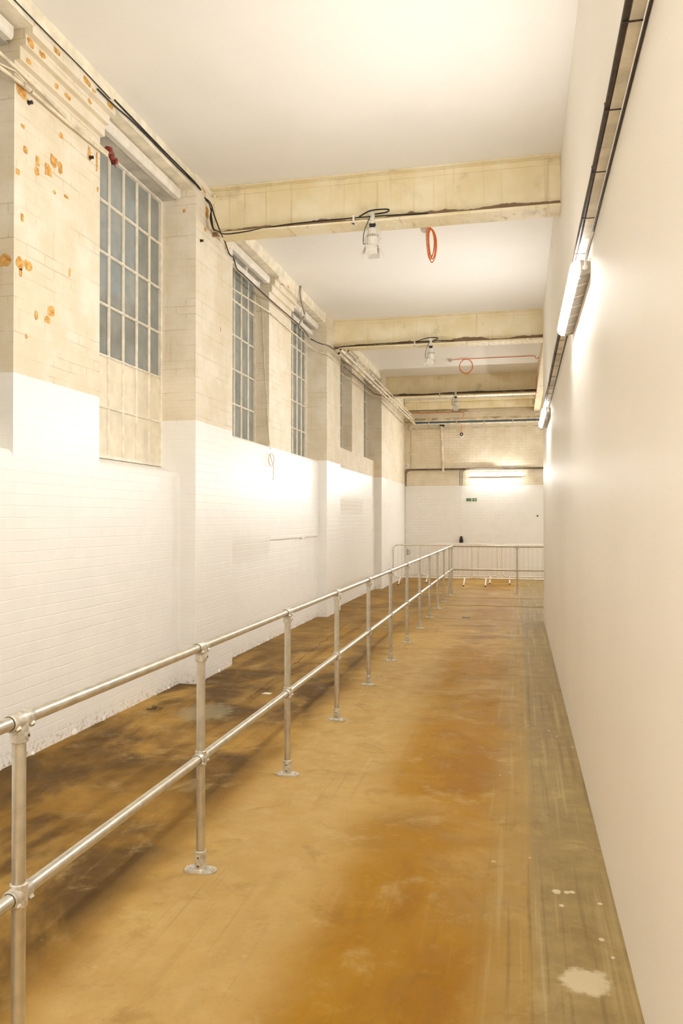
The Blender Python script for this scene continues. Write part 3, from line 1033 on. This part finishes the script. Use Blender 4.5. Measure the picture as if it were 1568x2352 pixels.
# second bay
pipe([tuple(at(u, v, 0, -3.45)) for u, v in ((520, 585), (562, 634), (620, 690), (687, 749), (712, 777))], .012, 'cream_pipe', 'cream conduit high on the left wall beside the black cable, before the second beam')
pipe([tuple(at(u, v, 0, -3.45)) for u, v in ((520, 650), (535, 664), (620, 718), (671, 763), (727, 808))] + [tuple(at(749, 813, 0, -3.28)), tuple(at(768, 828, 0, -3.28))], .010, 'cream_pipe',
     'lower cream conduit crossing the second and third windows', smooth=False)
pipe([tuple(at(u, v, 0, -3.46)) for u, v in ((790, 843), (824, 871), (858, 904))] + [tuple(at(876, 909, 0, -3.28))], .011, 'dark_conduit', 'dark conduit crossing the two far windows')
pipe([tuple(at(u, v, 0, -3.46)) for u, v in ((781, 856), (830, 890), (872, 922))], .006, 'cream_pipe', 'thin pale wire crossing the two far windows below the dark conduit', 'wire_or_dark_gap', 'wire')
pipe([tuple(at(u, v, 0, -3.28)) for u, v in ((876, 923), (905, 952), (927, 975))], .010, 'pipe_dirty', 'dirty cream conduit on the far pier below the pipe bundle')
# bundle hung from the beams between the second beam and the end wall
b_ = [((778, 812), 13.4, (954, 975), 22.9, .026, 'pipe_dirty', 'lowest thick pipe of the bundle running to the end wall'),
      ((782, 803), 13.5, (950, 965), 22.9, .022, 'cream_pipe', 'middle cream pipe of the bundle running to the end wall'),
      ((800, 806), 13.9, (948, 957), 22.9, .018, 'pipe_dirty', 'uppermost pipe of the bundle running to the end wall')]
for (a, ya, b, yb, r_, mt, lab) in b_:
    pa, pb = at(*a, 1, ya), at(*b, 1, yb)
    m_ = MB().tube([pa, pb], r_, 12)
    d_ = (pa - pb).normalized()
    m_.mat(1).tube([pa + d_ * .0005, pa + d_ * .001], r_ * .8, 12)
    tag(obj('conduit_pipe', m_, [mt, 'screw']), lab, 'pipe', 'pipe bundle by the left wall')
cable('flexible_conduit', [tuple(at(793, 797, 1, 13.95)), tuple(at(797, 808, 1, 14.1)), tuple(at(812, 832, 1, 15.2)), tuple(at(835, 852, 1, 16.6)), tuple(at(850, 866, 1, 17.4)), tuple(at(852, 861, 1, 17.3))], .014, 'white_plastic',
      'pale flexible conduit snaking above the pipe bundle by the left wall')
cable('data_cable', [tuple(at(860, 875, 1, 17.6)), tuple(at(885, 902, 1, 19.3)), tuple(at(905, 921, 1, 20.4)), tuple(at(930, 950, 1, 22.0)), tuple(at(945, 966, 1, 22.9))], .016, 'blue_cable', 'blue cable lying along the far part of the pipe bundle')
# pipe hangers on the beams
for (Y, lab) in ((14.0, 'grey pipe hanger clamped under the middle beam'), (19.9, 'grey pipe hanger clamped under the farthest beam')):
    q = at(792, 802, 1, Y) if Y < 15 else at(905, 912, 1, Y)
    tag(obj('pipe_hanger', MB().box((-.10, -.012, -.13), (-.09, .012, .10)).box((.03, -.012, -.13), (.04, .012, .10)).box((-.10, -.012, -.14), (.04, .012, -.13)), 'galv_cast', None, q), lab, 'hanger')

# old fluorescent battens in the window heads
for (ya, yb, lab) in ((9.48, 10.40, 'unlit white fluorescent batten at the top of the second window'), (12.1, 13.3, 'unlit white fluorescent batten at the top of the third window')):
    r = tag(empty('fluorescent_batten', (-3.56, (ya + yb) / 2, 5.02)), lab, 'light', 'unlit battens over the windows')
    h_ = (yb - ya) / 2
    obj('tray', MB().prism([(-.03, .02), (.03, .02), (.035, -.03), (.02, -.045), (-.02, -.045), (-.035, -.03)], 0, 2, 1, -h_, h_), 'trim_white', r)
    for sy in (-1, 1):
        obj('end_cap', MB().bbox((-.04, sy * h_ - .02, -.05), (.04, sy * h_ + .02, .026), .004), 'white_plastic', r)
    obj('bracket', MB().box((-.02, -.02, .02), (.02, .02, .10)), 'white_plastic', r)
# grey flexible conduit down to a junction box over the third window
fb = at(699, 723, 0, -3.40)
tag(obj('junction_box', MB().lathe([(.045, 0), (.05, .008), (.05, .03), (.03, .042)], axis=0, seg=20).cyl((.02, .0, -.02), (.02, -.03, -.06), .012, 8), 'white_plastic', None, fb), 'round white junction box over the third window', 'junction box')
cable('flexible_conduit', [tuple(at(690, 657, 0, -3.31)), tuple(at(689, 672, 0, -3.315)), tuple(at(691, 690, 0, -3.315)), tuple(at(695, 704, 0, -3.33)), tuple(at(699, 720, 0, -3.36))], .014, 'flex_grey', 'grey flexible conduit from the ceiling girder down to the junction box')
cable('flexible_conduit', [tuple(at(697, 728, 0, -3.37)), tuple(at(690, 737, 0, -3.38)), tuple(at(687, 747, 0, -3.41)), tuple(at(687, 754, 0, -3.42))], .012, 'flex_grey', 'short grey flexible conduit curving below the junction box')
# white pull cord and loop on the second window's far side
cable('cord', [tuple(at(583, 668, 1, 10.70)), tuple(at(596, 690, 1, 10.70)), tuple(at(602, 712, 1, 10.70)), tuple(at(604, 760, 1, 10.70)), tuple(at(609, 870, 1, 10.71)), tuple(at(614, 940, 1, 10.72)), tuple(at(617, 1000, 0, -3.45)),
               tuple(at(621, 1032, 0, -3.42))], .007, 'cream_pipe', 'thin cream cord running down the edge of the pier between the second and third windows')
lp = []
for k in range(30):
    a = 2 * PI * k / 29 * 1.9
    lp.append(tuple(at(623 + 6.0 * math.sin(a), 1056 - 14 * math.cos(a), 0, -3.42 + .006 * k / 29)))
lp += [tuple(at(628, 1070, 0, -3.42)), tuple(at(628, 1090, 0, -3.42)), tuple(at(627, 1103, 0, -3.42))]
tag(obj('cord_coil', MB().tube(lp, .006, 6), 'cream_pipe'), 'small coil of pale cord hanging on the white wall below the pier', 'cord')

# ------------------------------------------------------------------ fire alarm heads and orange cable


def detector(p, lab):
    r = tag(empty('smoke_detector', p), lab, 'detector', 'ceiling detectors')
    obj('base', MB().lathe([(.06, 0), (.06, -.012), (.05, -.016)], seg=24), 'white_plastic', r)
    obj('head', MB().lathe([(.045, -.016), (.052, -.022), (.052, -.04), (.040, -.055), (.022, -.06), (.02, -.07)], seg=24), 'spot_white', r)
    return r


detector((-1.13, 9.75, CEIL - .001), 'white ceiling detector behind the nearest beam, with the bunched orange cable')
detector((-1.51, 17.93, CEIL - .001), 'white ceiling detector between the middle and farthest beams')
cp = []
base = Vector((-1.13, 9.70, 5.345))
for k, (xl_, xr_, dp, lean) in enumerate(((.00, .11, .40, .05), (.02, .12, .35, .02), (.01, .135, .42, .06), (.03, .125, .37, .03))):
    for q in range(16):
        a = 2 * PI * q / 16
        t = .5 * (1 - math.cos(a))
        side = math.sin(a)
        xx = (xl_ + xr_) / 2 + (xr_ - xl_) / 2 * (-side if side < 0 else -side) * (1 - .25 * t) + lean * t * (1 - t) + .02 * t
        cp.append(base + Vector((xx, -.04 + .018 * k + .02 * side, -dp * t - .004 * k)))
tag(obj('cable_coil', MB().tube(curve(cp, 4), .0065, 6), 'orange_cable'), 'bunched coil of orange alarm cable hanging from the ceiling behind the nearest beam', 'cable', 'orange alarm cables')
Yc = 17.93
lp = [Vector((-1.47, Yc, CEIL - .02)), Vector((-1.38, Yc, CEIL - .012)), Vector((-1.30, Yc - .02, CEIL - .014))]
cc = at(1070, 845, 1, Yc)
for k in range(41):
    a = PI / 2 - 2 * PI * k / 20
    sc_ = 1.0 - .08 * k / 40
    lp.append(Vector((cc.x + .152 * sc_ * math.cos(a), Yc - .02 - .001 * k, 5.195 + .168 * sc_ * math.sin(a))))
lp += [Vector((-1.0, Yc, CEIL - .012)), Vector((-.5, Yc, CEIL - .010)), Vector((.0, Yc, CEIL - .010)), Vector((.34, Yc, CEIL - .012)), Vector((.38, Yc, CEIL - .06)),
       Vector((.43, Yc, CEIL - .07)), Vector((.455, Yc + .05, CEIL - .03)), Vector((.455, Yc + .5, CEIL - .10)), Vector((.455, Yc + 1.2, CEIL - .2)), Vector((.44, 19.74, CEIL - .16)), Vector((.43, 19.74, 5.0)), Vector((.42, 19.76, 4.7)), ]
tag(obj('cable_coil', MB().tube(curve(lp, 4), .0075, 6), 'orange_cable'), 'orange alarm cable with a hanging loop, running across the ceiling to the right', 'cable', 'orange alarm cables')
# end-wall sounder with orange drop
sp_ = at(1060, 999, 1, YE)
r = tag(empty('alarm_sounder', sp_), 'small round white sounder with a dark centre high on the end wall', 'sounder')
obj('base', MB().lathe([(.075, 0), (.078, .02), (.06, .045)], axis=1, sign=-1, seg=24), 'white_plastic', r)
obj('mouth', MB().lathe([(.05, .045), (.05, .055), (.03, .06)], (0, 0, .015), axis=1, sign=-1, seg=20), 'screw', r)
obj('centre', MB().lathe([(.022, .06), (.018, .066)], (0, 0, .015), axis=1, sign=-1, seg=14), 'white_plastic', r)
cable('alarm_cable', [tuple(at(945, 949, 1, 23.215)), tuple(at(1000, 948.5, 1, 23.215)), tuple(at(1055, 947, 1, 23.215)), tuple(at(1064, 949, 1, 23.215)), tuple(at(1065, 953, 1, 23.22)), tuple(at(1060, 961, 1, 23.10)), tuple(at(1060, 975, 1, 23.05)), tuple(at(1060, 985, 1, 23.25)), tuple(at(1060, 994, 1, 23.27))], .008,
      'orange_cable', 'thin orange cable dropping down the end wall to the round sounder')

# ------------------------------------------------------------------ services on the end wall
YF = 23.27
EG = 'services on the end wall'


def hrun(z, x0, x1, r_, mt, lab, Y=YF, name='conduit_pipe', cat='pipe', group=EG):
    return pipe([(x0, Y, z), (x1, Y, z)], r_, mt, lab, name, cat, group)


hrun(4.93, -3.28, -1.46, .025, 'pipe_dirty', 'short brown conduit just under the edge beam on the end wall', 23.26)
hrun(4.61, -2.98, XFAR - .2, .022, 'cream_pipe', 'cream pipe across the end wall directly above the blue cable', 22.93)
hrun(4.565, -2.96, XFAR - .2, .021, 'blue_cable', 'blue cable running straight across the top of the end wall', 22.93, 'data_cable', 'cable')
hrun(4.52, -2.95, XFAR - .2, .022, 'cream_pipe', 'cream pipe across the end wall directly below the blue cable', 22.93)
hrun(4.43, -3.25, XFAR - .2, .011, 'pipe_dirty', 'thin dirty conduit across the end wall under the pipe and blue cable')
# brackets carrying the pipe group
bk = MB().box((-.012, 0, -.09), (.012, .012, .09)).box((-.012, 0, -.09), (.012, .36, -.075))
me = bk.mesh('pipe_bracket', 'galv_cast')
for k in range(5):
    tag(obj('pipe_bracket', me, None, None, (-2.55 + k * .8, 22.905, 4.565)), 'small steel bracket carrying the blue cable and pipes on the end wall', 'bracket', 'brackets under the blue cable')
pipe([tuple(at(1013, 979, 1, YF)), tuple(at(1017.5, 1083, 1, YF))], .032, 'cream_pipe', 'stout cream pipe leaning slightly down the end wall to the cable basket', group=EG)
q = at(1015, 976, 1, 23.2)
tag(obj('pipe_clip', MB().bbox((-.07, -.03, -.03), (.06, .06, .04), .006).bbox((.02, -.04, -.05), (.07, .02, -.01), .005), 'black', None, q), 'black clamp block at the top of the stout cream pipe', 'clamp')
pipe([tuple(at(943, 985, 1, YF)), tuple(at(943.5, 1074, 1, YF))], .010, 'pipe_dirty', 'thin vertical conduit in the left corner of the end wall', group=EG)
q = at(943, 985, 1, YF)
tag(obj('junction_box', MB().lathe([(.05, 0), (.05, .03), (.03, .04)], axis=1, sign=-1, seg=16), 'cream_pipe', None, q + Vector((0, .025, 0))), 'small cream junction box at the top of the thin corner conduit', 'junction box')
pipe([tuple(at(929, 983, 1, 23.2)), tuple(at(934, 977, 1, 23.1)), tuple(at(941, 979, 1, 23.1)), tuple(at(940, 974, 1, 23.0)), tuple(at(946, 973, 1, 22.95))], .03, 'pipe_dirty', 'bent dirty pipe elbow in the upper left corner of the end wall', smooth=True, group=EG)


def swan(x, r_, top, xe, lab, low=2.725, YF=YF):
    rad = .14
    pts = [(x, YF + .01, low), (x, YF + .01, top - rad)]
    for k in range(1, 9):
        a = PI - k * PI / 16
        pts.append((x + rad + rad * math.cos(a), YF + .01, top - rad + rad * math.sin(a)))
    pts.append((xe, YF + .01, top))
    return pipe(pts, r_, 'dark_conduit', lab, group=EG)


swan(-3.315, .012, 3.225, .9, 'dark swan-necked conduit, outer one in the left corner of the end wall')
swan(-3.272, .010, 3.195, .9, 'dark swan-necked conduit, inner one in the left corner of the end wall')
swan(-1.675, .012, 3.222, -.6, 'dark swan-necked conduit left of the lit batten on the end wall, outer one', 2.725, YF - .026)
swan(-1.615, .010, 3.192, -.6, 'dark swan-necked conduit left of the lit batten on the end wall, inner one', 2.725, YF - .026)
kb = tag(empty('cable_basket', (-1.3, YF - .01, 3.15)), 'pale wire cable basket under the dark conduit on the end wall', 'cable basket')
wb = MB()
for zz in (-.02, .015):
    wb.box((-1.75, -.004, zz), (XFAR, .004, zz + .007))
for k in range(56):
    wb.box((-1.75 + k * .1, -.004, -.02), (-1.744 + k * .1, .004, .02))
obj('mesh', wb, 'cream_pipe', kb)
# white-painted continuation below the paint line
pipe([(-3.295, YF + .012, .02), (-3.295, YF + .012, 2.725)], .014, 'trim_white', 'white painted conduit down the left corner of the end wall', group=EG)
r = tag(empty('alarm_bell', at(933, 1070, 1, YE)), 'round white alarm bell in the left corner of the end wall', 'bell')
obj('gong', MB().lathe([(.10, .01), (.105, .03), (.095, .05), (.06, .06)], axis=1, sign=-1, seg=28), 'white_plastic', r)
obj('backbox', MB().lathe([(.06, 0), (.06, .012)], axis=1, sign=-1, seg=20), 'white_plastic', r)
obj('fixing', MB().box((-.03, -.064, -.008), (-.012, -.06, .006)).box((.004, -.064, -.006), (.024, -.06, .008)), 'screw', r)
# black connector hanging on a cord
q = at(1059, 1241, 1, 23.22)
r = tag(empty('cable_connector', q), 'black cable connector hanging on a thin cord in front of the white end wall', 'connector')
obj('plug', MB().lathe([(.03, .12), (.036, .115), (.036, .05), (.055, .04), (.058, -.06), (.05, -.07)], seg=16), 'black', r)
obj('lead', MB().tube(curve([(0, 0, .115), (.006, .01, .6), (0, .03, 1.2), (.012, .045, 1.6)], 6), .006, 8), 'trim_white', r)
q = at(1234, 1185, 1, YE)
tag(obj('wall_plug', MB().lathe([(.024, 0), (.024, .012), (.012, .016)], axis=1, sign=-1, seg=14), 'screw', None, q), 'small black plug on the white end wall near the partition', 'plug')
q = at(937, 1268, 1, YE)
tag(obj('pull_handle', MB().tube(curve([(-.02, 0, .07), (.02, -.05, .055), (.045, -.06, 0), (.02, -.05, -.055), (-.02, 0, -.07)], 4), .010, 8).box((-.035, -.006, -.075), (-.015, 0, .075)), 'flex_grey', None, q), 'small grey handle low on the white end wall in the left corner', 'handle')

# exit sign
q = at(1082.5, 1147.7, 1, YE)
r = tag(empty('exit_sign', q), 'green and white fire exit sign with running man and arrow on the end wall', 'sign')
W2, H2 = .148, .043
obj('panel', MB().bbox((-W2, -.008, -H2), (W2, -.001, H2), .002), 'sign_green', r)
obj('pictogram_field', MB().box((-.022, -.0095, -H2 + .004), (.034, -.0085, H2 - .004)), 'sign_white', r)
man = MB()
yy = -.0105
cxm = .004
man.lathe([(.006, 0), (.006, .0008)], (cxm + .004, yy, .027), axis=1, sign=1, seg=12)


def bar(a, b, w_):
    a, b = Vector((a[0], 0, a[1])), Vector((b[0], 0, b[1]))
    d = (b - a).normalized()
    n_ = Vector((-d.z, 0, d.x)) * w_
    p4 = [a + n_, b + n_, b - n_, a - n_]
    k0 = len(man.v)
    man.v += [(p.x, yy, p.z) for p in p4] + [(p.x, yy + .0008, p.z) for p in p4]
    for f_ in ((0, 1, 2, 3), (7, 6, 5, 4), (0, 4, 5, 1), (1, 5, 6, 2), (2, 6, 7, 3), (3, 7, 4, 0)):
        man.face([k0 + i_ for i_ in f_])


for a, b, w_ in (((.005, .018), (.000, -.004), .0055), ((.000, -.004), (.013, -.014), .0038), ((.013, -.014), (.012, -.030), .0032), ((.000, -.004), (-.009, -.020), .0038), ((-.009, -.020), (-.019, -.022), .003),
                 ((.004, .016), (.018, .007), .0028), ((.018, .007), (.024, .014), .0026), ((.003, .015), (-.010, .008), .0028), ((-.010, .008), (-.012, -.003), .0026)):
    bar(a, b, w_)
obj('running_figure', man, 'sign_green', r)
ar = MB()
pts = [(.058, .009), (.094, .009), (.082, .030), (.100, .030), (.132, 0), (.100, -.030), (.082, -.030), (.094, -.009), (.058, -.009)]
ar.prism(pts, 0, 2, 1, -.0095, -.0085)
obj('arrow', ar, 'sign_white', r)
for k, (txt, zz) in enumerate((('Fire', .006), ('exit', -.027))):
    cu = bpy.data.curves.new('lettering', 'FONT')
    cu.body = txt
    cu.size = .042
    cu.align_x = 'CENTER'
    cu.extrude = .0004
    tmp = bpy.data.objects.new('lettering', cu)
    COL.objects.link(tmp)
    bpy.context.view_layer.update()
    me = bpy.data.meshes.new_from_object(tmp.evaluated_get(bpy.context.evaluated_depsgraph_get()))
    bpy.data.objects.remove(tmp)
    me.materials.clear()
    me.materials.append(M['sign_white'])
    o = obj('lettering', me, None, r, (-.085, -.0092, zz))
    o.rotation_euler = (PI / 2, 0, 0)

# ------------------------------------------------------------------ crowd barriers against the end wall


def make_barrier(width, height=1.045, zb=.175):
    r = empty('crowd_barrier')
    rad, w2 = .12, width / 2
    pts = []
    for (cx, cz, a0) in ((w2 - rad, height - rad, 0), (-w2 + rad, height - rad, PI / 2), (-w2 + rad, zb + rad, PI), (w2 - rad, zb + rad, 1.5 * PI)):
        for k in range(7):
            a = a0 + k * PI / 12
            pts.append((cx + rad * math.cos(a), 0, cz + rad * math.sin(a)))
    obj('outer_frame', MB().tube(pts, .019, 10, closed=True), 'barrier_paint', r)
    bar_me = MB().cyl((0, 0, zb), (0, 0, height), .006, 8).mesh('bar', 'barrier_paint')
    n_ = int(width / .115) - 1
    for k in range(n_):
        obj('bar', bar_me, None, r, (-w2 + width * (k + 1) / (n_ + 1), 0, 0))
    lg = MB()
    lg.tube([(0, 0, zb), (0, -.06, zb), (0, -.42, .035), (0, -.45, .012)], .018, 10)
    lg.mat(1).cyl((0, -.453, .010), (0, -.442, .018), .0195, 10)
    lg.mat(0).box((-.03, -.02, zb - .02), (.03, .02, zb + .02))
    me_ = lg.mesh('leg', ['barrier_paint', 'screw'])
    back = MB().tube([(0, 0, zb), (0, .03, zb - .03), (0, .14, .012)], .018, 10).mesh('leg', 'barrier_paint')
    for sx in (-1, 1):
        obj('leg', me_, None, r, (sx * (w2 - .20), 0, 0))
        obj('leg', back, None, r, (sx * (w2 - .20), 0, 0))
    return r


B0 = make_barrier(2.10)
B0.location = (-2.235, 20.92, 0)
tag(B0, 'white tubular crowd barrier standing in the left corner by the end wall', 'barrier', 'crowd barriers by the end wall')
Bs = [((-1.60, 21.75, 0), 'white tubular crowd barrier behind the gap between the two front barriers'), ((.02, 20.92, 0), 'white tubular crowd barrier in front, running behind the partition edge'),
      ((.62, 21.75, 0), 'white tubular crowd barrier behind, at the right, running behind the partition edge')]
for (p, lab) in Bs:
    c_ = copy_tree(B0)
    c_.location = p
    tag(c_, lab, 'barrier', 'crowd barriers by the end wall')

# small bolts left in the brickwork
bolt = MB().lathe([(.016, 0), (.016, .01), (.009, .012), (.009, .022), (.014, .024), (.014, .032)], axis=0, seg=12).mesh('wall_bolt', 'screw')
for (u, v, xx, lab) in ((65, 236, XL, 'dark bolt sticking out of the nearest brick pier below the conduits'), (460, 553, XP, 'dark bolt on the pilaster just below the end of the nearest beam'),
                        (206, 362, XL, 'dark rusty bolt on the nearest brick pier beside the large window')):
    tag(obj('wall_bolt', bolt, None, None, at(u, v, 0, xx)), lab, 'bolt', 'bolts in the left wall')

# ------------------------------------------------------------------ litter on the floor
tag(obj('paper_scrap', MB().poly([(-.05, -.03, .002), (.04, -.045, .002), (.05, .02, .004), (-.03, .04, .003)]).poly([(-.05, -.03, .0005), (.04, -.045, .0005), (.05, .02, .0015), (-.03, .04, .001)]), 'paper', None, (-2.44, 7.45, 0)), 'small white scrap of paper on the floor left of the rail', 'paper')
dbr = MB()
for k in range(7):
    a = random.uniform(0, 2 * PI)
    p = Vector((random.uniform(-.05, .05), random.uniform(-.05, .05), .006))
    dbr.tube([p, p + Vector((math.cos(a) * .05, math.sin(a) * .05, .006))], .005, 6)
tag(obj('dead_leaf', dbr, 'dark_conduit', None, (-3.23, 6.64, 0)), 'dark dry leaf litter on the floor at the foot of the left wall', 'leaf')
tag(obj('rubber_scrap', MB().lathe([(.03, .0), (.07, .002), (.06, .008), (.02, .010)], seg=11), 'dark_conduit', None, (-.904, 14.0, 0)), 'dark flat scrap lying on the walkway floor in the distance', 'scrap')

# ------------------------------------------------------------------ light
w = bpy.data.worlds.new('dusk')
S.world = w
w.use_nodes = True
bg = w.node_tree.nodes['Background']
bg.inputs[0].default_value = (.62, .75, .90, 1)
bg.inputs[1].default_value = .8

S.view_settings.view_transform = 'Standard'
S.view_settings.look = 'None'
S.view_settings.exposure = 1.6
S.view_settings.gamma = 1.0
S.view_settings.use_curve_mapping = False
S.cycles.max_bounces = 9
S.cycles.diffuse_bounces = 6
S.cycles.glossy_bounces = 3
S.cycles.use_adaptive_sampling = True
S.cycles.adaptive_threshold = .05
S.cycles.use_light_tree = False
S.cycles.transparent_max_bounces = 12
S.cycles.use_denoising = True
S.cycles.sample_clamp_indirect = 8.0
